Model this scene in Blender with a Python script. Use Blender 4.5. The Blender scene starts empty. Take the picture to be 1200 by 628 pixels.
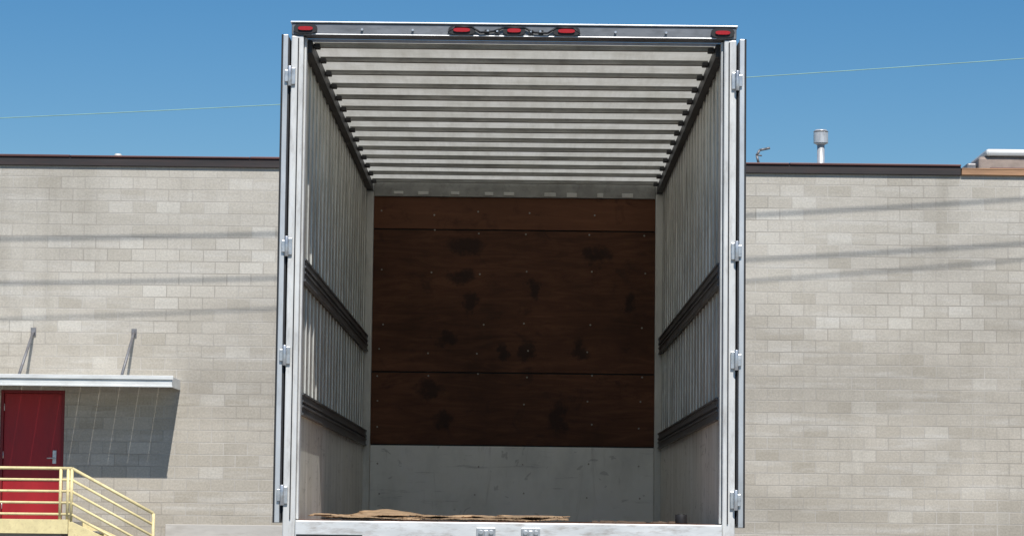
import bpy, math, random
from mathutils import Vector, Matrix, noise as mnoise
random.seed(7)
sc = bpy.context.scene
R = math.radians

# ------------------------------------------------------------------ helpers
class MB:
    def __init__(s): s.v=[]; s.f=[]; s.sm=[]
    def box(s,x0,x1,y0,y1,z0,z1):
        n=len(s.v)
        s.v+=[(x0,y0,z0),(x1,y0,z0),(x1,y1,z0),(x0,y1,z0),(x0,y0,z1),(x1,y0,z1),(x1,y1,z1),(x0,y1,z1)]
        for q in ((0,3,2,1),(4,5,6,7),(0,1,5,4),(1,2,6,5),(2,3,7,6),(3,0,4,7)):
            s.f.append(tuple(n+i for i in q)); s.sm.append(False)
        return s
    def cyl(s,p0,p1,r,seg=12,r2=None,cap=True):
        p0=Vector(p0);p1=Vector(p1);d=(p1-p0).normalized()
        a=d.orthogonal().normalized(); b=d.cross(a); r2=r if r2 is None else r2
        n=len(s.v)
        for p,rr in ((p0,r),(p1,r2)):
            for i in range(seg):
                t=2*math.pi*i/seg
                s.v.append(tuple(p+a*math.cos(t)*rr+b*math.sin(t)*rr))
        for i in range(seg):
            j=(i+1)%seg
            s.f.append((n+i,n+j,n+seg+j,n+seg+i)); s.sm.append(True)
        if cap:
            s.f.append(tuple(n+seg-1-i for i in range(seg))); s.sm.append(False)
            s.f.append(tuple(n+seg+i for i in range(seg))); s.sm.append(False)
        return s
    def tube(s,pts,r,seg=8):
        for a,b in zip(pts[:-1],pts[1:]): s.cyl(a,b,r,seg,cap=True)
        return s
    def done(s,name,mat,parent=None,bevel=0,seg=2):
        me=bpy.data.meshes.new(name); me.from_pydata(s.v,[],s.f); me.update()
        for p,k in zip(me.polygons,s.sm): p.use_smooth=k
        o=bpy.data.objects.new(name,me); sc.collection.objects.link(o)
        me.materials.append(mat)
        if parent: o.parent=parent
        if bevel:
            m=o.modifiers.new('bevel','BEVEL'); m.width=bevel; m.segments=seg; m.limit_method='ANGLE'; m.angle_limit=R(40)
        return o
def empty(name):
    o=bpy.data.objects.new(name,None); sc.collection.objects.link(o); o.empty_display_size=.3; return o
def box(name,x0,x1,y0,y1,z0,z1,mat,parent=None,bevel=0):
    return MB().box(x0,x1,y0,y1,z0,z1).done(name,mat,parent,bevel)

class NT:
    def __init__(s,name):
        s.m=bpy.data.materials.new(name); s.m.use_nodes=True; s.t=s.m.node_tree; s.t.nodes.clear()
        s.out=s.n('ShaderNodeOutputMaterial')
    def n(s,ty,**k):
        x=s.t.nodes.new(ty)
        for a,b in k.items(): setattr(x,a,b)
        return x
    def l(s,a,b): s.t.links.new(a,b)
    def coord(s,scale=(1,1,1)):
        tc=s.n('ShaderNodeTexCoord'); mp=s.n('ShaderNodeMapping'); mp.inputs['Scale'].default_value=scale
        s.l(tc.outputs['Object'],mp.inputs['Vector']); return mp.outputs['Vector']
    def noise(s,vec,scale,detail=4,rough=.6,dist=0):
        x=s.n('ShaderNodeTexNoise'); x.inputs['Scale'].default_value=scale; x.inputs['Detail'].default_value=detail
        x.inputs['Roughness'].default_value=rough; x.inputs['Distortion'].default_value=dist
        s.l(vec,x.inputs['Vector']); return x.outputs['Fac']
    def ramp(s,fac,stops,interp='LINEAR'):
        x=s.n('ShaderNodeValToRGB'); x.color_ramp.interpolation=interp
        e=x.color_ramp.elements
        while len(e)>1: e.remove(e[-1])
        e[0].position=stops[0][0]; c=stops[0][1]; e[0].color=(*c,1) if not isinstance(c,(int,float)) else (c,c,c,1)
        for p,c in stops[1:]:
            k=e.new(p); k.color=(*c,1) if not isinstance(c,(int,float)) else (c,c,c,1)
        s.l(fac,x.inputs['Fac']); return x.outputs['Color']
    def mix(s,fac,a,b,blend='MIX'):
        x=s.n('ShaderNodeMix',data_type='RGBA',blend_type=blend)
        for i,v in ((0,fac),(6,a),(7,b)):
            if isinstance(v,(int,float)): 
                if i==0: x.inputs[0].default_value=v
                else: x.inputs[i].default_value=(v,v,v,1)
            elif isinstance(v,tuple): x.inputs[i].default_value=(*v,1)
            else: s.l(v,x.inputs[i])
        return x.outputs[2]
    def math(s,op,a,b=0,c=None):
        x=s.n('ShaderNodeMath',operation=op)
        for i,v in enumerate((a,b,c)):
            if v is None: continue
            if isinstance(v,(int,float)): x.inputs[i].default_value=v
            else: s.l(v,x.inputs[i])
        return x.outputs[0]
    def bsdf(s,col,rough=.6,metal=0,height=None,bstr=.3,bdist=.01,spec=None):
        b=s.n('ShaderNodeBsdfPrincipled')
        if isinstance(col,tuple): b.inputs['Base Color'].default_value=(*col,1)
        else: s.l(col,b.inputs['Base Color'])
        if isinstance(rough,(int,float)): b.inputs['Roughness'].default_value=rough
        else: s.l(rough,b.inputs['Roughness'])
        b.inputs['Metallic'].default_value=metal
        if spec is not None: b.inputs['Specular IOR Level'].default_value=spec
        if height is not None:
            u=s.n('ShaderNodeBump'); u.inputs['Strength'].default_value=bstr; u.inputs['Distance'].default_value=bdist
            s.l(height,u.inputs['Height']); s.l(u.outputs['Normal'],b.inputs['Normal'])
        s.l(b.outputs[0],s.out.inputs['Surface']); return b
def basic(name,col,rough=.6,metal=0,var=.25,scale=(3,3,3),bump=.1,dirt=0,dirtcol=(.06,.05,.04)):
    t=NT(name); v=t.coord(scale); f=t.noise(v,1.0,4,.65)
    lo=tuple(c*(1-var) for c in col); hi=tuple(min(1,c*(1+var)) for c in col)
    c=t.ramp(f,[(.3,lo),(.7,hi)])
    if dirt:
        v2=t.coord((scale[0]*2.3,scale[1]*2.3,scale[2]*2.3))
        d=t.ramp(t.noise(v2,1,6,.7),[(.5,0.0),(.72,1.0)])
        c=t.mix(t.math('MULTIPLY',d,dirt),c,dirtcol)
    rr=t.math('MULTIPLY_ADD',f,.25,rough-.125)
    t.bsdf(c,rr,metal,f if bump else None,bump,.004)
    return t.m

# ------------------------------------------------------------------ materials
def block_mat():
    t=NT('concrete_block'); tc=t.n('ShaderNodeTexCoord'); sp=t.n('ShaderNodeSeparateXYZ'); t.l(tc.outputs['Object'],sp.inputs[0])
    u=t.math('ADD',sp.outputs[0],sp.outputs[1]); cb=t.n('ShaderNodeCombineXYZ'); t.l(u,cb.inputs[0]); t.l(sp.outputs[2],cb.inputs[1])
    b=t.n('ShaderNodeTexBrick'); b.offset=.5; b.inputs['Scale'].default_value=1
    b.inputs['Brick Width'].default_value=.4064; b.inputs['Row Height'].default_value=.2032
    b.inputs['Mortar Size'].default_value=.008; b.inputs['Mortar Smooth'].default_value=.3
    b.inputs['Color1'].default_value=(0,0,0,1); b.inputs['Color2'].default_value=(1,1,1,1); b.inputs['Mortar'].default_value=(.5,.5,.5,1)
    t.l(cb.outputs[0],b.inputs['Vector'])
    rnd=t.ramp(b.outputs['Color'],[(0,(.43,.395,.335)),(.12,(.465,.43,.37)),(.5,(.485,.45,.39)),(.88,(.505,.47,.41)),(1,(.55,.52,.46))])
    mp=t.n('ShaderNodeMapping'); mp.inputs['Scale'].default_value=(.18,.55,1); t.l(cb.outputs[0],mp.inputs[0])
    big=t.noise(mp.outputs[0],1.3,5,.6,.5)
    c=t.mix(1.0,rnd,t.ramp(big,[(.3,.82),(.5,.97),(.72,1.12)]),'MULTIPLY')
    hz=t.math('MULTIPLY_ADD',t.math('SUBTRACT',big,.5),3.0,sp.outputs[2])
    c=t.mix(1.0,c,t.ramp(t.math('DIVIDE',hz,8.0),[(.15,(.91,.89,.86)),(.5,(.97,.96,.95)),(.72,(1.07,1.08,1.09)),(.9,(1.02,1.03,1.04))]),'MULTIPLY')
    mp3=t.n('ShaderNodeMapping'); mp3.inputs['Scale'].default_value=(.5,4.2,1); mp3.inputs['Location'].default_value=(3,7,0); t.l(cb.outputs[0],mp3.inputs[0])
    eff=t.ramp(t.noise(mp3.outputs[0],1.0,5,.65),[(.52,0.0),(.72,.5)])
    c=t.mix(eff,c,(.62,.60,.56))
    mp2=t.n('ShaderNodeMapping'); mp2.inputs['Scale'].default_value=(1.7,.25,1); t.l(cb.outputs[0],mp2.inputs[0])
    st=t.ramp(t.noise(mp2.outputs[0],1.0,6,.7),[(.52,0.0),(.8,.5)])
    c=t.mix(st,c,(.28,.255,.21))
    fine=t.noise(cb.outputs[0],30,4,.75)
    c=t.mix(1.0,c,t.ramp(fine,[(.3,.82),(.7,1.14)]),'MULTIPLY')
    mm=t.ramp(t.noise(cb.outputs[0],.5,3,.6),[(.42,(.33,.30,.26)),(.62,(.57,.54,.49))])
    c=t.mix(t.math('MULTIPLY',b.outputs['Fac'],.75),c,mm)
    hgt=t.math('SUBTRACT',t.math('MULTIPLY',fine,.25),b.outputs['Fac'])
    t.bsdf(c,.92,0,hgt,.6,.008,spec=.2)
    return t.m
M_block=block_mat()
M_alu=basic('aluminium',(.66,.67,.67),.42,.6,.12,(4,4,1.2),.05,.35,(.2,.19,.18))
M_post=basic('painted_steel_post',(.70,.70,.68),.42,.15,.12,(9,9,2.5),.05,.45,(.26,.23,.2))
M_cpost=basic('corner_post_paint',(.70,.70,.66),.5,.1,.12,(5,5,1.5),.05,.3,(.22,.2,.18))
M_frail=basic('front_rail_steel',(.36,.36,.34),.5,.3,.25,(5,5,5),.05,.5,(.1,.09,.08))
M_sill=basic('rear_sill_steel',(.72,.73,.72),.45,.2,.12,(3,5,12),.1,.6,(.25,.19,.14))
M_darkrail=basic('dark_rail',(.05,.05,.053),.5,.4,.3,(5,2,5),.1,.3,(.2,.19,.18))
M_track=basic('logistics_track_steel',(.15,.155,.16),.45,.5,.3,(4,3,8),.1,.4,(.05,.04,.04))
M_hdr=basic('header_steel',(.20,.21,.225),.45,.3,.25,(3,3,9),.08,.5,(.07,.07,.07))
M_black=basic('black_rubber',(.018,.018,.02),.6,0,.3,(20,20,20),0)
M_bow=basic('roof_bow_steel',(.38,.38,.355),.45,.3,.3,(3,6,6),.08,.5,(.16,.14,.11))
M_zinc=basic('zinc_hardware',(.62,.63,.64),.35,.7,.2,(20,20,20),0,.3,(.2,.15,.1))
M_white=basic('white_panel',(.68,.69,.68),.5,0,.08,(1,1,1),.03,.2,(.35,.32,.28))
M_ground=basic('worn_yard_paving',(.135,.128,.118),.9,0,.25,(.9,.9,.9),.3,.4,(.08,.075,.07))
M_conc=basic('concrete',(.40,.38,.35),.9,0,.15,(1.5,1.5,3),.2,.4,(.24,.22,.2))
M_plinth=basic('painted_plinth',(.50,.475,.435),.85,0,.14,(.8,.8,3),.15,.5,(.33,.30,.26))
M_fascia=basic('roof_edge_membrane',(.030,.024,.024),.6,0,.4,(.6,3,6),.2,.5,(.07,.03,.025))
M_fasciatop=basic('roof_edge_metal',(.12,.05,.045),.5,.2,.4,(.5,3,9),.1,.5,(.03,.025,.025))
M_wood=basic('bare_fascia_wood',(.40,.23,.13),.8,0,.3,(1,6,18),.2,.4,(.2,.11,.07))
M_red=basic('red_door_paint',(.34,.010,.016),.45,0,.14,(2,2,.6),.05,.3,(.15,.01,.012))
M_redf=basic('red_frame_paint',(.20,.010,.014),.5,0,.12,(2,2,2),.05)
M_yel=basic('yellow_paint',(.80,.68,.36),.5,0,.1,(6,6,6),.1,.5,(.45,.33,.18))
M_awn=basic('canopy_metal',(.74,.75,.73),.45,.1,.1,(2,2,9),.05,.3,(.4,.38,.35))
M_card=basic('cardboard',(.36,.245,.145),.9,0,.45,(6,6,16),.3,.75,(.12,.075,.045))
M_tyre=basic('tyre_rubber',(.02,.02,.02),.8,0,.3,(9,9,9),.2)
M_floor=basic('trailer_floor_wood',(.15,.075,.05),.7,0,.3,(14,1,3),.2,.5,(.05,.03,.025))
M_pole=basic('creosoted_pole_wood',(.14,.10,.07),.9,0,.3,(9,9,1),.3)
M_cable=basic('cable_jacket',(.03,.03,.03),.6,0,.2,(2,2,2),0)
M_cable2=basic('pale_cable_jacket',(.24,.42,.38),.6,0,.2,(1,2,2),0)
M_galv=basic('galvanised_sheet',(.66,.67,.68),.4,.4,.2,(6,6,3),.05,.3,(.25,.25,.25))
M_rtu=basic('rooftop_unit_paint',(.34,.27,.23),.7,0,.25,(2,2,4),.1,.4,(.15,.11,.1))
M_roof=basic('gravel_roof',(.25,.24,.22),.95,0,.25,(3,3,3),.4)
M_screw=basic('fastener_zinc',(.36,.33,.29),.5,.2,.3,(20,20,20),0)
M_strut=basic('strut_steel',(.22,.22,.23),.5,.3,.2,(9,9,2),.1,.5,(.1,.06,.05))

def lens_mat():
    t=NT('red_lamp_lens'); v=t.coord((1,1,1)); w=t.n('ShaderNodeTexWave'); w.inputs['Scale'].default_value=60; t.l(v,w.inputs['Vector'])
    t.bsdf(t.ramp(w.outputs['Fac'],[(0,(.25,.008,.01)),(1,(.6,.03,.03))]),.2,0,w.outputs['Fac'],.3,.002); return t.m
M_lens=lens_mat()

def sidewall_mat(name,base,streak,metal=.35,vs=7,run=0):
    t=NT(name); v=t.coord((1,vs,.5)); f=t.noise(v,1.4,5,.65)
    c=t.ramp(f,[(.28,tuple(x*.68 for x in base)),(.5,base),(.75,tuple(min(.92,x*1.25) for x in base))])
    v2=t.coord((2.2,2.2,2.2)); d=t.ramp(t.noise(v2,1.2,7,.72),[(.48,0.0),(.7,.7)])
    c=t.mix(t.math('MULTIPLY',d,streak),c,(.15,.145,.12))
    v3=t.coord((1.3,1.3,14)); sc3=t.ramp(t.noise(v3,1.4,5,.7),[(.6,0.0),(.68,.4)])
    c=t.mix(sc3,c,(.25,.24,.21))
    if run:
        v4=t.coord((5,5,.9)); r4=t.ramp(t.noise(v4,1.5,5,.7,.6),[(.58,0.0),(.72,run)])
        c=t.mix(r4,c,(.20,.17,.13))
        v5=t.coord((3.5,3.5,5)); r5=t.ramp(t.noise(v5,1.5,3,.5,1.5),[(.655,0.0),(.69,run)])
        c=t.mix(r5,c,(.06,.055,.05))
    t.bsdf(c,t.math('MULTIPLY_ADD',f,.3,.20),metal,f,.22,.01); return t.m
M_wallU=sidewall_mat('ribbed_liner_metal',(.60,.595,.55),.5,.3,7,.3)
M_wallL=sidewall_mat('scuff_liner',(.80,.80,.73),.32,.0,3,.5)
M_kick=sidewall_mat('kick_plate_paint',(.88,.88,.83),.12,.0,1,.28)
M_rib=basic('liner_rib',(.64,.635,.60),.33,.4,.4,(3,9,1.2),.1,.6,(.2,.19,.16))

def roof_mat():
    t=NT('translucent_roof_panel'); v=t.coord((1.6,2.5,1)); f=t.noise(v,1.3,5,.65)
    c=t.ramp(f,[(.25,(.62,.60,.51)),(.55,(.77,.75,.66)),(.8,(.86,.84,.77))])
    v2=t.coord((9,.8,1)); d=t.ramp(t.noise(v2,1,5,.7),[(.42,0.0),(.8,.6)])
    c=t.mix(d,c,(.44,.41,.33))
    a=t.n('ShaderNodeBsdfDiffuse'); b=t.n('ShaderNodeBsdfTranslucent'); m=t.n('ShaderNodeMixShader'); m.inputs[0].default_value=.46
    t.l(c,a.inputs[0]); t.l(c,b.inputs[0]); t.l(a.outputs[0],m.inputs[1]); t.l(b.outputs[0],m.inputs[2]); t.l(m.outputs[0],t.out.inputs[0]); return t.m
M_roofpan=roof_mat()

def ply_mat():
    t=NT('plywood_liner'); tc=t.n('ShaderNodeTexCoord'); v=t.coord((1.0,1,8)); f=t.noise(v,1.5,6,.68,1.6)
    c=t.ramp(f,[(.25,(.068,.027,.014)),(.5,(.112,.045,.023)),(.75,(.18,.077,.040))])
    big=t.noise(t.coord((.9,1,.9)),1.3,4,.6)
    c=t.mix(1.0,c,t.ramp(big,[(.3,.62),(.7,1.25)]),'MULTIPLY')
    spo=t.n('ShaderNodeSeparateXYZ'); t.l(tc.outputs['Object'],spo.inputs[0])
    c=t.mix(t.math('MULTIPLY',t.math('GREATER_THAN',spo.outputs[2],3.645),.4),c,(.24,.10,.05))
    sm=t.ramp(t.noise(t.coord((2.6,1,3.2)),1.5,5,.65,1.0),[(.56,0.0),(.70,.55)])
    c=t.mix(sm,c,(.035,.016,.011))
    n=t.n('ShaderNodeTexNoise'); n.inputs['Scale'].default_value=7; n.inputs['Detail'].default_value=6; n.inputs['Roughness'].default_value=.7; t.l(tc.outputs['Object'],n.inputs['Vector'])
    vs=t.n('ShaderNodeVectorMath',operation='SUBTRACT'); vs.inputs[1].default_value=(.5,.5,.5); t.l(n.outputs['Color'],vs.inputs[0])
    sc_=t.n('ShaderNodeVectorMath',operation='SCALE'); sc_.inputs['Scale'].default_value=.30; t.l(vs.outputs[0],sc_.inputs[0])
    ad=t.n('ShaderNodeVectorMath',operation='ADD'); t.l(tc.outputs['Object'],ad.inputs[0]); t.l(sc_.outputs[0],ad.inputs[1])
    sp=t.n('ShaderNodeSeparateXYZ'); t.l(ad.outputs[0],sp.inputs[0])
    tot=None
    for X,h,rx,ry in [(-.46,2.3,.18,.09),(.65,2.23,.15,.09),(-.5,2.03,.14,.08),(-.43,1.81,.07,.10),(.11,1.94,.07,.10),(.94,1.82,.07,.12),(-.61,1.5,.12,.07),(-.14,1.4,.06,.10),(.08,1.41,.09,.11),(.51,1.42,.09,.10),(-.75,1.09,.14,.10),(.33,.85,.09,.15),(-.64,.82,.10,.09)]:
        dx=t.math('DIVIDE',t.math('SUBTRACT',sp.outputs[0],X),rx); dz=t.math('DIVIDE',t.math('SUBTRACT',sp.outputs[2],h+1.215),ry)
        q=t.math('ADD',t.math('MULTIPLY',dx,dx),t.math('MULTIPLY',dz,dz))
        e=t.math('MAXIMUM',t.math('SUBTRACT',1,q),0)
        tot=e if tot is None else t.math('MAXIMUM',tot,e)
    c=t.mix(t.math('MINIMUM',t.math('MULTIPLY',tot,1.0),.78),c,(.02,.010,.008))
    t.bsdf(c,.6,0,f,.2,.004,spec=.25); return t.m
M_ply=ply_mat()

# ------------------------------------------------------------------ ground
box('ground',-250,250,-120,380,-.3,0,M_ground)

# ------------------------------------------------------------------ block building
WY=46.0; TOP=7.095
bld=empty('concrete_block_building')
DX0,DX1=-8.72,-7.64; DZ0,DZ1=1.10,3.29
w=MB()
w.box(-32,DX0,WY,WY+.3,0,TOP); w.box(DX1,32,WY,WY+.3,0,TOP); w.box(DX0,DX1,WY,WY+.3,DZ1,TOP); w.box(DX0,DX1,WY,WY+.3,0,DZ0)
w.box(-32,-31.7,WY+.3,WY+22,0,TOP); w.box(31.7,32,WY+.3,WY+22,0,TOP); w.box(-32,32,WY+22,WY+22.3,0,TOP)
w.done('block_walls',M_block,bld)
box('roof_deck',-31.7,31.7,WY+.3,WY+22,6.55,6.7,M_roof,bld)
f=MB(); f.box(-32.05,7.46,WY-.05,WY+.36,TOP,TOP+.145); f.done('roof_edge_fascia',M_fascia,bld,.01)
f=MB()
x=-32.05
while x<7.4:
    x2=min(x+3.05,7.46); dz=random.uniform(-.006,.006); f.box(x+.004,x2-.004,WY-.075,WY+.38,TOP+.147,TOP+.185+dz); x=x2
f.done('roof_edge_cap',M_fasciatop,bld,.008)
f=MB(); f.box(7.465,32.05,WY-.04,WY+.34,TOP,TOP+.085); f.box(7.47,32.05,WY-.06,WY-.042,TOP+.01,TOP+.10); f.done('bare_wood_fascia',M_wood,bld,.006)
box('bare_wood_cap',7.47,32.05,WY-.065,WY+.34,TOP+.103,TOP+.125,M_wood,bld,.004)
f=MB(); f.box(-32.02,-10.6,WY-.03,WY-.002,0,1.07); f.box(-5.9,-.5,WY-.03,WY-.002,0,1.07); f.box(-.498,32.02,WY-.03,WY-.002,0,.97); f.done('painted_plinth',M_plinth,bld,.01)
f=MB(); f.box(DX0,DX0+.05,WY+.02,WY+.16,DZ0,DZ1); f.box(DX1-.05,DX1,WY+.02,WY+.16,DZ0,DZ1); f.box(DX0+.05,DX1-.05,WY+.02,WY+.16,DZ1-.05,DZ1)
f.done('door_frame',M_redf,bld,.004)
box('red_door_leaf',DX0+.055,DX1-.055,WY+.06,WY+.11,DZ0+.012,DZ1-.055,M_red,bld,.004)
f=MB(); hx=DX1-.16; f.box(hx-.03,hx+.03,WY+.045,WY+.06,2.06,2.28); f.cyl((hx,WY+.045,2.15),(hx,WY-.0,2.15),.012); f.cyl((hx,WY,2.15),(hx-.12,WY,2.15),.011); f.cyl((hx,WY+.045,2.24),(hx,WY+.03,2.24),.022)
f.done('door_lever',M_zinc,bld)
f=MB()
for z in (1.35,2.2,3.0): f.cyl((DX0+.052,WY+.05,z-.06),(DX0+.052,WY+.05,z+.06),.012)
f.done('door_hinges',M_zinc,bld)
cp=MB(); CY=WY-1.12; cx0,cx1=-10.7,-5.70; cz=3.335
cp.box(cx0,cx1,CY,CY+.03,cz-.02,cz+.15); cp.box(cx0,cx0+.03,CY+.03,WY-.003,cz-.02,cz+.15); cp.box(cx1-.03,cx1,CY+.03,WY-.003,cz-.02,cz+.15)
cp.box(cx0-.02,cx1+.02,CY-.03,CY-.002,cz+.10,cz+.165); cp.box(cx0-.01,cx1+.01,CY-.018,CY-.002,cz-.025,cz+.0)
n=30
for i in range(n):
    xa=cx0+.03+(cx1-cx0-.06)*i/n; xb=cx0+.03+(cx1-cx0-.06)*(i+1)/n
    z=cz+.02+(.025 if i%2 else 0); cp.box(xa,xb-.001,CY+.032,WY-.004,z,z+.02)
cp.done('canopy_deck',M_awn,bld,.003)
st=MB()
for xw in (-8.22,-6.52):
    a=(xw+.02,WY-.04,4.27); b=(xw-.06,CY+.30,cz+.15)
    st.cyl(a,b,.024,10); st.box(a[0]-.045,a[0]+.045,WY-.02,WY-.002,4.2,4.34); st.box(b[0]-.05,b[0]+.05,CY+.23,CY+.38,cz+.152,cz+.165)
    st.cyl((a[0],WY-.06,4.28),(a[0],WY-.002,4.28),.035,10)
st.done('canopy_hangers',M_strut,bld)

# landing, stairs
stairs=empty('entrance_stairs')
LZ=1.10; LY=WY-1.55
box('landing',-10.6,-7.28,LY,WY-.035,LZ-.16,LZ,M_conc,stairs,.01)
box('landing_base',-10.5,-7.4,LY+.1,WY-.04,0,LZ-.162,M_conc,stairs)
s=MB(); ns=6; tr=.345; rs=LZ/(ns+1)
for i in range(ns):
    z=LZ-rs*(i+1); xa=-7.275+tr*i; s.box(xa,xa+tr+.02,LY+.05,WY-.1,z-.04,z)
s.done('treads',M_conc,stairs,.005)
s=MB()
for yy in (LY,WY-.09):
    n=len(s.v); x0,x1=-7.275,-7.275+tr*ns+.1
    zt=LZ+.02; ze=.14
    s.v+=[(x0,yy,zt),(x1,yy,ze),(x1,yy,0.0),(x1-.25,yy,0.0),(x0,yy,zt-.30),(x0,yy+.045,zt),(x1,yy+.045,ze),(x1,yy+.045,0),(x1-.25,yy+.045,0),(x0,yy+.045,zt-.30)]
    fs=[(0,1,2,3,4)[::-1],(5,6,7,8,9),(0,5,6,1)[::-1],(1,6,7,2)[::-1],(2,7,8,3)[::-1],(3,8,9,4)[::-1],(4,9,5,0)[::-1]]
    for q in fs: s.f.append(tuple(n+i for i in q)); s.sm.append(False)
s.box(-10.6,-7.28,LY-.03,LY-.003,LZ-.2,LZ+.03)
s.done('yellow_stringers',M_yel,stairs,.003)
rail=empty('yellow_railing')
r=MB(); RY=LY+.02; hs=[1.955,1.77,1.585,1.40,1.215]
for i,z in enumerate(hs): r.cyl((-10.55,RY,z),(-7.24,RY,z),.026 if i==0 else .021,10)
for xx in (-10.55,-8.95,-7.42,-7.30): r.cyl((xx,RY,LZ),(xx,RY,hs[0]),.026,10)
sl=-.53
xe=-5.90
for i,z in enumerate(hs[:]):
    r.cyl((-7.24,RY,z),(xe,RY,z+sl*(xe+7.24)),.026 if i==0 else .021,10)
r.cyl((xe,RY,.33),(xe,RY,hs[0]+sl*(xe+7.24)),.026,10)
r.cyl((-7.24,RY,LZ),(-7.24,RY,hs[0]),.026,10)
for z in hs: r.cyl((-10.55,RY,z),(-10.55,WY-.05,z),.018,8)
r.done('rails_and_posts',M_yel,rail)

# rooftop things
vp=empty('roof_vent_pipe'); VX,VY=5.33,48.2
v=MB(); v.cyl((VX,VY,6.7),(VX,VY,7.96),.066,20); v.cyl((VX,VY,7.38),(VX,VY,7.42),.078,20); v.done('flue',M_galv,vp)
v=MB(); v.cyl((VX,VY,7.93),(VX,VY,8.12),.13,20,cap=False); v.cyl((VX,VY,8.135),(VX,VY,8.17),.135,20,.10); v.cyl((VX,VY,7.90),(VX,VY,7.93),.075,20,.12)
for a in range(4):
    c,s_=math.cos(a*1.57+.4),math.sin(a*1.57+.4); v.cyl((VX+c*.12,VY+s_*.12,8.08),(VX+c*.12,VY+s_*.12,8.14),.008,6)
v.done('cap',M_galv,vp)
gp=empty('gooseneck_vent'); GX,GY=4.16,47.5
v=MB(); v.cyl((GX,GY,6.7),(GX,GY,7.48),.028,10); v.tube([(GX,GY,7.48),(GX-.03,GY,7.60),(GX+.02,GY,7.70),(GX+.12,GY,7.72),(GX+.2,GY,7.74)],.022,8); v.box(GX-.05,GX+.06,GY-.04,GY+.04,7.30,7.42); v.cyl((GX-.05,GY,7.62),(GX+.06,GY,7.60),.014,8)
v.done('bent_pipe',M_strut,gp)
cv=empty('roof_vent_cap'); v=MB(); v.cyl((-6.98,46.9,6.7),(-6.98,46.9,7.38),.05,12); v.cyl((-6.98,46.9,7.38),(-6.98,46.9,7.43),.085,12,.05); v.done('stub',M_cpost,cv)
ru=empty('rooftop_unit')
box('cabinet',8.10,10.2,48.0,49.6,6.7,7.70,M_rtu,ru,.05)
box('side_duct',7.92,8.098,48.15,49.2,6.7,7.60,M_strut,ru,.03)
v=MB(); v.box(8.22,10.3,47.93,49.65,7.705,7.83); v.done('white_lid',M_white,ru,.05)
box('side_louvre',8.3,9.9,47.975,47.995,7.1,7.5,M_fasciatop,ru,.005)

# ------------------------------------------------------------------ cables and poles
SUN_EL=52; SUN_AZ=10
def cable(name,a,b,c,y,half,r,mat,z0):
    cu=bpy.data.curves.new(name,'CURVE'); cu.dimensions='3D'; cu.bevel_depth=r; cu.bevel_resolution=2
    sp=cu.splines.new('POLY'); N=60; sp.points.add(N)
    for i in range(N+1):
        X=-half+2*half*i/N; sp.points[i].co=(X,y,z0+a+b*X+c*X*X,1)
    o=bpy.data.objects.new(name,cu); sc.collection.objects.link(o); cu.materials.append(mat)
    return (z0+a-b*half+c*half*half, z0+a+b*half+c*half*half)
drop=5*math.tan(R(SUN_EL))/math.cos(R(SUN_AZ))
ends=[]
for a,b,c,rr in ((4.9,.048,.0016,.014),(4.145,.0477,.0016,.013),(3.69,.067,.0016,.010)):
    ends.append(cable('power_line',a,b,c,WY-5,30,rr,M_cable,1.215+drop))
e2=cable('power_line',9.45,.070,.0006,60,40,.010,M_cable2,1.215)
def pole(x,y,H,zs):
    p=empty('utility_pole'); v=MB(); v.cyl((x,y,0),(x,y,H),.17,16,.11); v.done('shaft',M_pole,p)
    v=MB()
    for z in zs: v.cyl((x,y-.2,z),(x,y+.2,z),.03,8); v.cyl((x,y,z-.08),(x,y,z+.08),.14,10)
    v.done('cable_clamps',M_galv,p)
for sgn,k in ((-1,0),(1,1)):
    pole(sgn*30,WY-5,max(e[k] for e in ends)+.8,[e[k] for e in ends]); pole(sgn*40,60,e2[k]+.6,[e2[k]])

# ------------------------------------------------------------------ trailer
T=empty('semi_trailer'); CX=-.05; Y0,Y1=16.0,23.0; FZ=1.20; H=lambda h:h+1.215
IN=1.255; OUT=1.305
s=MB(); s.box(CX-OUT,CX-OUT+.02,Y0+.12,Y1+.06,FZ-.12,H(2.86)); s.box(CX+OUT-.02,CX+OUT,Y0+.12,Y1+.06,FZ-.12,H(2.86)); s.box(CX-OUT+.02,CX+OUT-.02,Y1+.04,Y1+.06,FZ-.12,H(2.86))
s.done('outer_skin',M_white,T)
s=MB()
for i in range(int((Y1-Y0)/.6)):
    y=Y0+1.5+i*.6
    if y<Y1:
        for sx in (-1,1):
            xa=CX+sx*(OUT+.001); xb=CX+sx*(OUT+.006); s.box(min(xa,xb),max(xa,xb),y,y+.03,FZ-.05,H(2.69))
s.done('skin_seams',M_alu,T)
s=MB(); s.v+=[(CX-IN-.02,Y0+.1,H(2.836)),(CX+IN+.02,Y0+.1,H(2.836)),(CX+IN+.02,Y1+.05,H(2.836)),(CX-IN-.02,Y1+.05,H(2.836))]; s.f.append((0,1,2,3)); s.sm.append(False)
s.done('roof_sheet',M_roofpan,T)
s=MB()
for sx in (-1,1):
    a,b=sorted((CX+sx*(IN+.021),CX+sx*(OUT+.012))); s.box(a,b,Y0+.12,Y1+.08,H(2.70),H(2.88))
s.box(CX-OUT,CX+OUT,Y1+.062,Y1+.09,H(2.70),H(2.88))
s.done('outer_top_rails',M_alu,T,.008)
s=MB()
for sx in (-1,1):
    a,b=sorted((CX+sx*(IN-.05),CX+sx*(IN-.004))); s.box(a,b,Y0+.12,Y1-.002,H(2.755),H(2.832))
    for k in range(14):
        y=Y0+.22+k*.505
        a2,b2=sorted((CX+sx*(IN-.09),CX+sx*(IN-.052))); s.box(a2,b2,y-.02,y+.05,H(2.80),H(2.826))
s.done('inner_top_rails',M_darkrail,T,.004)
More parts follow.
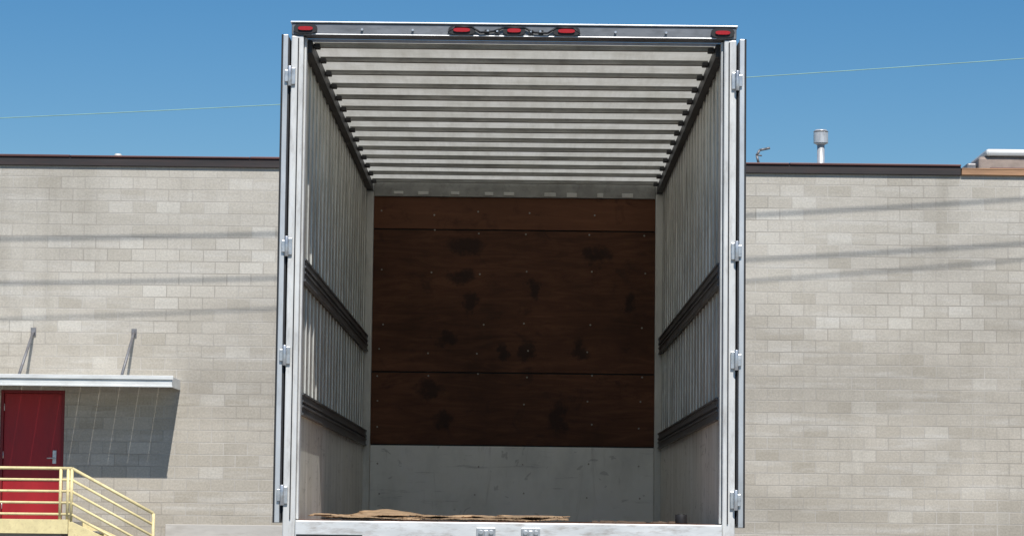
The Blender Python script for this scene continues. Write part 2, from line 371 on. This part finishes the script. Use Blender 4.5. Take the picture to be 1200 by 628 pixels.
s=MB(); d=MB()
for k in range(14):
    y=Y0+.22+k*.505+random.uniform(-.012,.012); N=8; hw=IN-.055
    tl=random.uniform(-.005,.005); sg=random.uniform(0,.006)
    n0=len(s.v)
    prof=[(0,2.833),(0,2.811),(.045,2.811),(.045,2.833)]
    for i in range(N+1):
        q=-1+2*i/N; dz=-sg*(1-q*q); dy=tl*q
        for py,pz in prof: s.v.append((CX+q*hw,y+py+dy,H(pz+(dz if pz<2.82 else 0))))
    for i in range(N):
        for j in range(3):
            a=n0+i*4+j; s.f.append((a,a+1,a+5,a+4)); s.sm.append(False)
    d.box(CX-hw,CX+hw,y-.018,y-.006,H(2.831),H(2.8345)); d.box(CX-hw,CX+hw,y+.051,y+.063,H(2.831),H(2.8345))
s.done('roof_bows',M_bow,T); d.done('roof_bow_flanges',M_bow,T)
for sx,nm in ((-1,'a'),(1,'b')):
    a,b=sorted((CX+sx*IN,CX+sx*(IN+.02)))
    box('upper_liner_'+nm,a,b,Y0+.1,Y1,H(.66),H(2.834),M_wallU,T)
    a2,b2=sorted((CX+sx*(IN-.008),CX+sx*(IN+.02)))
    box('lower_liner_'+nm,a2,b2,Y0+.1,Y1,FZ,H(.655),M_wallL,T)
    rb=MB(); y=Y0+.3
    while y<Y1-.05:
        p0,p1=sorted((CX+sx*(IN-.009),CX+sx*(IN-.001)))
        rb.box(p0,p1,y,y+.04,H(.73),H(1.385)); rb.box(p0,p1,y,y+.04,H(1.53),H(2.75))
        y+=.305
    rb.done('liner_ribs_'+nm,M_rib,T)
    tk=MB(); sl_=MB()
    for z0,z1 in ((.60,.73),(1.39,1.525)):
        p0,p1=sorted((CX+sx*(IN-.028),CX+sx*(IN-.009))); tk.box(p0,p1,Y0+.12,Y1-.004,H(z0),H(z1))
        for zz in (z0+.0,z0+.045,z1-.055,z1-.012):
            q0,q1=sorted((CX+sx*(IN-.036),CX+sx*(IN-.029))); tk.box(q0,q1,Y0+.12,Y1-.004,H(zz),H(zz+.012))
        y=Y0+.2
        while y<Y1-.1:
            q0,q1=sorted((CX+sx*(IN-.031),CX+sx*(IN-.0285))); sl_.box(q0,q1,y,y+.02,H(z0+.06),H(z1-.058)); y+=.1
    tk.done('logistics_tracks_'+nm,M_track,T); sl_.done('track_slots_'+nm,M_black,T)
s=MB(); n=12
for i in range(n):
    xa=CX-IN+.0+2*IN*i/n; s.box(xa+.002,xa+2*IN/n-.002,Y0+.12,Y1,FZ-.04,FZ)
s.done('floor_boards',M_floor,T)
box('floor_underside',CX-OUT+.03,CX+OUT-.03,Y0+.12,Y1,FZ-.1,FZ-.045,M_darkrail,T)
box('front_kick_plate',CX-1.19,CX+1.19,Y1-.03,Y1-.004,FZ,H(.607),M_kick,T,.002)
for z0,z1,nm in ((.620,1.217,'lower'),(1.230,2.423,'middle'),(2.436,2.705,'upper')):
    box('plywood_'+nm,CX-1.19,CX+1.19,Y1-.028+random.uniform(-.002,.002),Y1-.004,H(z0),H(z1),M_ply,T)
s=MB()
s.box(CX-IN,CX-1.192,Y1-.07,Y1-.002,FZ,H(2.74)); s.box(CX+1.192,CX+IN,Y1-.07,Y1-.002,FZ,H(2.74))
s.done('front_corner_posts',M_cpost,T,.006)
s=MB(); s.box(CX-1.19,CX+1.19,Y1-.045,Y1-.004,H(2.707),H(2.834)); 
s.done('front_top_rail',M_frail,T,.004)
s=MB()
for k in range(9):
    xx=CX-1.05+k*.25+random.uniform(-.05,.05); s.box(xx,xx+random.uniform(.04,.11),Y1-.055,Y1-.046,H(2.712+random.uniform(0,.015)),H(2.75))
s.done('front_rail_clips',M_cpost,T,.003)
box('front_panel_joint',CX-1.19,CX+1.19,Y1-.003,Y1+.035,FZ,H(2.834),M_black,T)
s=MB()
for X in (-1.12,-.69,-.28,.105,.65,1.08):
    for h in (2.57,2.41,2.07,1.63,1.40,1.20,.98,.78,.45,.2):
        if random.random()<.18: continue
        xx=CX+X+random.uniform(-.03,.03); zz=H(h+random.uniform(-.02,.02)); s.cyl((xx,Y1-.034,zz),(xx,Y1-.028,zz),.0075,8)
s.done('liner_fasteners',M_screw,T)
s=MB()
for sx in (-1,1):
    a,b=sorted((CX+sx*1.245,CX+sx*1.318)); s.box(a,b,Y0-.02,Y0+.1,FZ-.16,H(2.835))
    a,b=sorted((CX+sx*1.23,CX+sx*1.244)); s.box(a,b,Y0+.02,Y0+.1,FZ,H(2.833))
s.done('rear_posts',M_post,T,.007)
s=MB()
for sx in (-1,1):
    a,b=sorted((CX+sx*1.272,CX+sx*1.278)); s.box(a,b,Y0-.028,Y0-.0205,FZ,H(2.82))
s.done('post_seal_grooves',M_black,T)
s=MB(); s.box(CX-1.318,CX+1.318,Y0-.02,Y0+.11,H(2.838),H(2.909)); s.done('rear_header',M_hdr,T,.006)
s=MB(); s.box(CX-1.325,CX+1.325,Y0-.03,Y0+.14,H(2.911),H(2.920)); s.box(CX-1.2,CX+1.2,Y0-.026,Y0-.0205,H(2.840),H(2.846)); s.done('header_top_edge',M_alu,T,.002)
ll=MB(); bz=MB()
def lamp(x,wd,ht):
    z=H(2.875)
    N=16
    for mb,k,kz,yy in ((bz,1.0,1.0,Y0-.036),(ll,.62,.42,Y0-.046)):
        n=len(mb.v); 
        for yv in (yy,Y0-.0205):
            for i in range(N):
                t_=2*math.pi*i/N; cx_=math.copysign(abs(math.cos(t_))**.6,math.cos(t_)); sz_=math.copysign(abs(math.sin(t_))**.7,math.sin(t_))
                mb.v.append((CX+x+cx_*wd*k,yv,z+sz_*ht*kz))
        mb.f.append(tuple(n+i for i in range(N))); mb.sm.append(False)
        for i in range(N):
            j=(i+1)%N; mb.f.append((n+i,n+N+i,n+N+j,n+j)); mb.sm.append(False)
for x,wd in ((-1.235,.07),(-.31,.08),(0,.065),(.31,.08),(1.235,.07)): lamp(x,wd,.028)
bz.done('lamp_bezels',M_black,T); ll.done('marker_lamps',M_lens,T)
s=MB()
s.tube([(CX-.39,Y0-.03,H(2.86)),(CX-.35,Y0-.035,H(2.895)),(CX-.25,Y0-.035,H(2.895)),(CX-.2,Y0-.035,H(2.862)),(CX-.12,Y0-.035,H(2.87)),(CX-.06,Y0-.035,H(2.893)),(CX+.06,Y0-.035,H(2.893)),(CX+.12,Y0-.035,H(2.865)),(CX+.2,Y0-.035,H(2.862)),(CX+.25,Y0-.035,H(2.895)),(CX+.35,Y0-.035,H(2.895)),(CX+.39,Y0-.03,H(2.86))],.006,8)
for x in (-.16,.16,-.1,.1): s.box(CX+x-.014,CX+x+.014,Y0-.034,Y0-.0205,H(2.855),H(2.880))
s.done('lamp_wiring',M_black,T)
s=MB()
for x in (-.155,-.1,.1,.155,-.6,.6,-.9,.9): s.cyl((CX+x,Y0-.04,H(2.872)),(CX+x,Y0-.02,H(2.872)),.007,8)
s.done('header_bolts',M_zinc,T)
s=MB(); s.box(CX-1.243,CX+1.243,Y0-.04,Y0+.115,FZ-.20,FZ-.004); s.done('rear_sill',M_sill,T,.006)
s=MB()
for x in (-.13,.13):
    s.box(CX+x-.055,CX+x+.055,Y0-.052,Y0-.041,FZ-.085,FZ-.035); s.cyl((CX+x-.03,Y0-.07,FZ-.062),(CX+x-.03,Y0-.05,FZ-.062),.014,10); s.cyl((CX+x+.03,Y0-.07,FZ-.062),(CX+x+.03,Y0-.05,FZ-.062),.014,10)
    s.box(CX+x-.01,CX+x+.01,Y0-.075,Y0-.053,FZ-.09,FZ-.05)
s.done('lock_keepers',M_zinc,T,.002)
s=MB(); s.box(CX-1.235,CX-.85,Y0-.047,Y0-.041,FZ-.115,FZ-.085); s.box(CX+.9,CX+1.235,Y0-.047,Y0-.041,FZ-.115,FZ-.085); s.done('dock_bumper_strips',M_black,T)
s=MB(); s.box(CX-1.2,CX+1.2,Y0+.0,Y0+.1,.48,.60)
for x in (-.75,.75): s.box(CX+x-.05,CX+x+.05,Y0+.01,Y0+.09,.602,FZ-.202)
s.done('underride_guard',M_post,T,.006)
s=MB()
for sx in (-1,1):
    for k in (0,1): s.cyl((CX+sx*1.0-k*sx*.16,Y0-.055,FZ-.155),(CX+sx*1.0-k*sx*.16,Y0-.041,FZ-.155),.05,16)
s.done('tail_lamps',M_lens,T)
s=MB(); s.box(CX-.5,CX-.42,Y0+.12,Y1,FZ-.35,FZ-.102); s.box(CX+.42,CX+.5,Y0+.12,Y1,FZ-.35,FZ-.102)
for y in (17.6,18.8): s.box(CX-.9,CX+.9,y-.06,y+.06,.42,.55)
s.box(CX-.39,CX+.39,17.0,19.4,.56,.62)
for x in (-.46,.46): s.box(CX+x-.06,CX+x+.06,17.2,19.2,.555,FZ-.352)
for x in (-.85,.85): s.box(CX+x-.06,CX+x+.06,21.4,21.52,.05,FZ-.102); s.box(CX+x-.14,CX+x+.14,21.3,21.62,0.002,.05)
s.done('chassis_and_landing_gear',M_darkrail,T,.005)
wt=MB(); wr=MB()
for y in (17.6,18.8):
    for sx in (-1,1):
        for k in (0,1):
            xa=CX+sx*(1.28-k*.3); xb=CX+sx*(1.02-k*.3)
            wt.cyl((xa-sx*.03,y,.5),(xb+sx*.03,y,.5),.5,36); wt.cyl((xa,y,.5),(xa-sx*.03,y,.5),.44,36,.5,cap=False)
        xo=CX+sx*1.285; wr.cyl((xo-sx*.02,y,.5),(xo,y,.5),.30,28); wr.cyl((xo,y,.5),(xo+sx*.03,y,.5),.11,18,.09)
wt.done('tyres',M_tyre,T); wr.done('wheel_rims',M_alu,T)
s=MB()
for sx in (-1,1): s.box(CX+sx*.9-.3,CX+sx*.9+.3,16.85,16.86,.35,FZ-.13)
s.done('mud_flaps',M_black,T)
for sx,nm in ((-1,'a'),(1,'b')):
    piv=Vector((CX+sx*1.335,Y0-.03,0)); ang=R(.35)*(-sx)
    dm=Matrix.Translation(piv)@Matrix.Rotation(ang,4,'Z')@Matrix.Translation(-piv)
    g=MB(); a,b=sorted((CX+sx*1.336,CX+sx*1.366)); g.box(a,b,Y0-.03,Y0+1.22,FZ-.02,H(2.84)); o=g.done('door_panel_'+nm,M_alu,T,.004); o.matrix_local=dm
    g=MB(); a,b=sorted((CX+sx*1.367,CX+sx*1.376)); g.box(a,b,Y0-.028,Y0+.02,FZ-.02,H(2.84)); a,b=sorted((CX+sx*1.326,CX+sx*1.3345)); g.box(a,b,Y0-.02,Y0+1.0,FZ,H(2.82)); o=g.done('door_seal_'+nm,M_black,T); o.matrix_local=dm
    hg=MB()
    for h in (2.59,1.58,.94,.125):
        a,b=sorted((CX+sx*1.29,CX+sx*1.328)); hg.box(a,b,Y0-.036,Y0-.022,H(h-.05),H(h+.05))
        hg.cyl((CX+sx*1.322,Y0-.045,H(h-.06)),(CX+sx*1.322,Y0-.045,H(h+.06)),.012,12)
        a,b=sorted((CX+sx*1.329,CX+sx*1.352)); hg.box(a,b,Y0-.046,Y0-.036,H(h-.035),H(h+.035))
    hg.done('door_hinges_'+nm,M_zinc,T,.003)
    lr=MB(); lr.cyl((CX+sx*1.322,Y0+1.0,FZ-.05),(CX+sx*1.322,Y0+1.0,H(2.69)),.010,10); lr.done('lock_rod_'+nm,M_zinc,T)

# ------------------------------------------------------------------ cardboard on the floor
cb=empty('flattened_cardboard')
def bump(u,c,w): return math.exp(-((u-c)/w)**2)
def sheet(name,x0,x1,y0,y1,base,fn,seed,thick=.005,ny=20,nx=120,rough=1.0):
    v=[];f=[]
    for j in range(ny+1):
        for i in range(nx+1):
            u=i/nx; w_=j/ny
            rag=.10*mnoise.noise(Vector((u*7,seed,j*.7)))+.03*mnoise.noise(Vector((u*40,seed,3)))
            x=x0+(x1-x0)*u+(.12*mnoise.noise(Vector((seed,w_*6,u)))+.04*mnoise.noise(Vector((seed,w_*25,5))))*(1 if u<.05 or u>.95 else 0)
            y=y0+(y1-y0)*w_+(rag if j==0 else 0)
            cr=abs(mnoise.noise(Vector((x*2.1,y*1.6,seed))))*.026+max(0,mnoise.noise(Vector((x*6,y*3,seed+4))))*.014+mnoise.noise(Vector((x*30,y*20,seed)))*.002
            z=base+max(0,fn(u,w_))+cr*rough
            v.append((x,y,z+.003))
    for j in range(ny):
        for i in range(nx):
            a=j*(nx+1)+i; f.append((a,a+1,a+nx+2,a+nx+1))
    me=bpy.data.meshes.new(name); me.from_pydata(v,[],f); me.update()
    o=bpy.data.objects.new(name,me); sc.collection.objects.link(o); me.materials.append(M_card); o.parent=cb
    m=o.modifiers.new('thick','SOLIDIFY'); m.thickness=thick; m.offset=1
    return o
sheet('sheet_1',-1.17,-.35,16.25,17.3,FZ+.001,lambda u,w:.046*bump(u,.36,.20)*w+.014*bump(u,.9,.15)*(1-w)+.012*bump(u,.05,.05),1.3,rough=.9)
sheet('sheet_2',-.95,-.12,16.35,17.2,FZ+.014,lambda u,w:.036*bump(u,.12,.22)*w+.006*math.sin(u*9+1)*w,4.1,rough=.9)
sheet('sheet_3',-.28,.28,16.2,17.0,FZ+.001,lambda u,w:.010*w+.016*bump(u,.85,.15)*w,7.7,rough=.8)
sheet('sheet_4',-.10,.29,16.3,17.1,FZ+.013,lambda u,w:.008*w,9.2,rough=.8)
sheet('sheet_5',-1.10,-.55,16.12,16.7,FZ+.002,lambda u,w:.012*w*bump(u,.6,.3),12.2,.004,rough=.8)
sheet('sheet_6',-.62,-.02,16.16,16.6,FZ+.002,lambda u,w:.006*w,15.2,.004,rough=.6)
tr_=empty('tape_roll'); s=MB(); s.cyl((.98,16.4,FZ+.002),(.98,16.4,FZ+.055),.035,24); s.cyl((.98,16.4,FZ+.055),(.98,16.4,FZ+.058),.022,20); s.done('roll',M_black,tr_,.004)
lb=empty('wood_scraps'); s=MB()
for i in range(22):
    x=random.uniform(.45,.97); y=random.uniform(16.3,17.5); s.box(x,x+random.uniform(.02,.09),y,y+random.uniform(.02,.06),FZ+.001,FZ+random.uniform(.004,.014))
s.done('scraps',M_pole,lb,.001)

# ------------------------------------------------------------------ light, sky, camera
wd=bpy.data.worlds.new('World'); sc.world=wd; wd.use_nodes=True; nt=wd.node_tree; nt.nodes.clear()
sk=nt.nodes.new('ShaderNodeTexSky'); sk.sky_type='NISHITA'; sk.sun_disc=False; sk.sun_elevation=R(SUN_EL); sk.sun_rotation=R(180-SUN_AZ)
sk.air_density=1.0; sk.dust_density=0.1; sk.ozone_density=3.0; sk.altitude=0
hs_=nt.nodes.new('ShaderNodeHueSaturation'); hs_.inputs['Saturation'].default_value=1.40; hs_.inputs['Hue'].default_value=.5015
bg=nt.nodes.new('ShaderNodeBackground'); bg.inputs['Strength'].default_value=.084; ow=nt.nodes.new('ShaderNodeOutputWorld')
nt.links.new(sk.outputs[0],hs_.inputs['Color']); nt.links.new(hs_.outputs[0],bg.inputs[0]); nt.links.new(bg.outputs[0],ow.inputs[0])
L=bpy.data.lights.new('sun','SUN'); L.energy=4.9; L.angle=R(.5); L.color=(1,.96,.90); lo=bpy.data.objects.new('sun',L); sc.collection.objects.link(lo)
d=Vector((-math.sin(R(SUN_AZ))*math.cos(R(SUN_EL)),math.cos(R(SUN_AZ))*math.cos(R(SUN_EL)),-math.sin(R(SUN_EL))))
lo.rotation_euler=d.to_track_quat('-Z','Y').to_euler(); lo.location=(5,-5,30)
cam=bpy.data.cameras.new('camera'); co=bpy.data.objects.new('camera',cam); sc.collection.objects.link(co); sc.camera=co
cam.sensor_width=36; cam.lens=96; cam.clip_start=.1; cam.clip_end=1500
co.matrix_world=Matrix.Translation((0,0,1.215))@Matrix.Rotation(R(.167),4,'Z')@Matrix.Rotation(R(90+5.25),4,'X')@Matrix.Rotation(R(.65),4,'Z')
sc.view_settings.view_transform='Standard'; sc.view_settings.look='None'; sc.view_settings.exposure=0
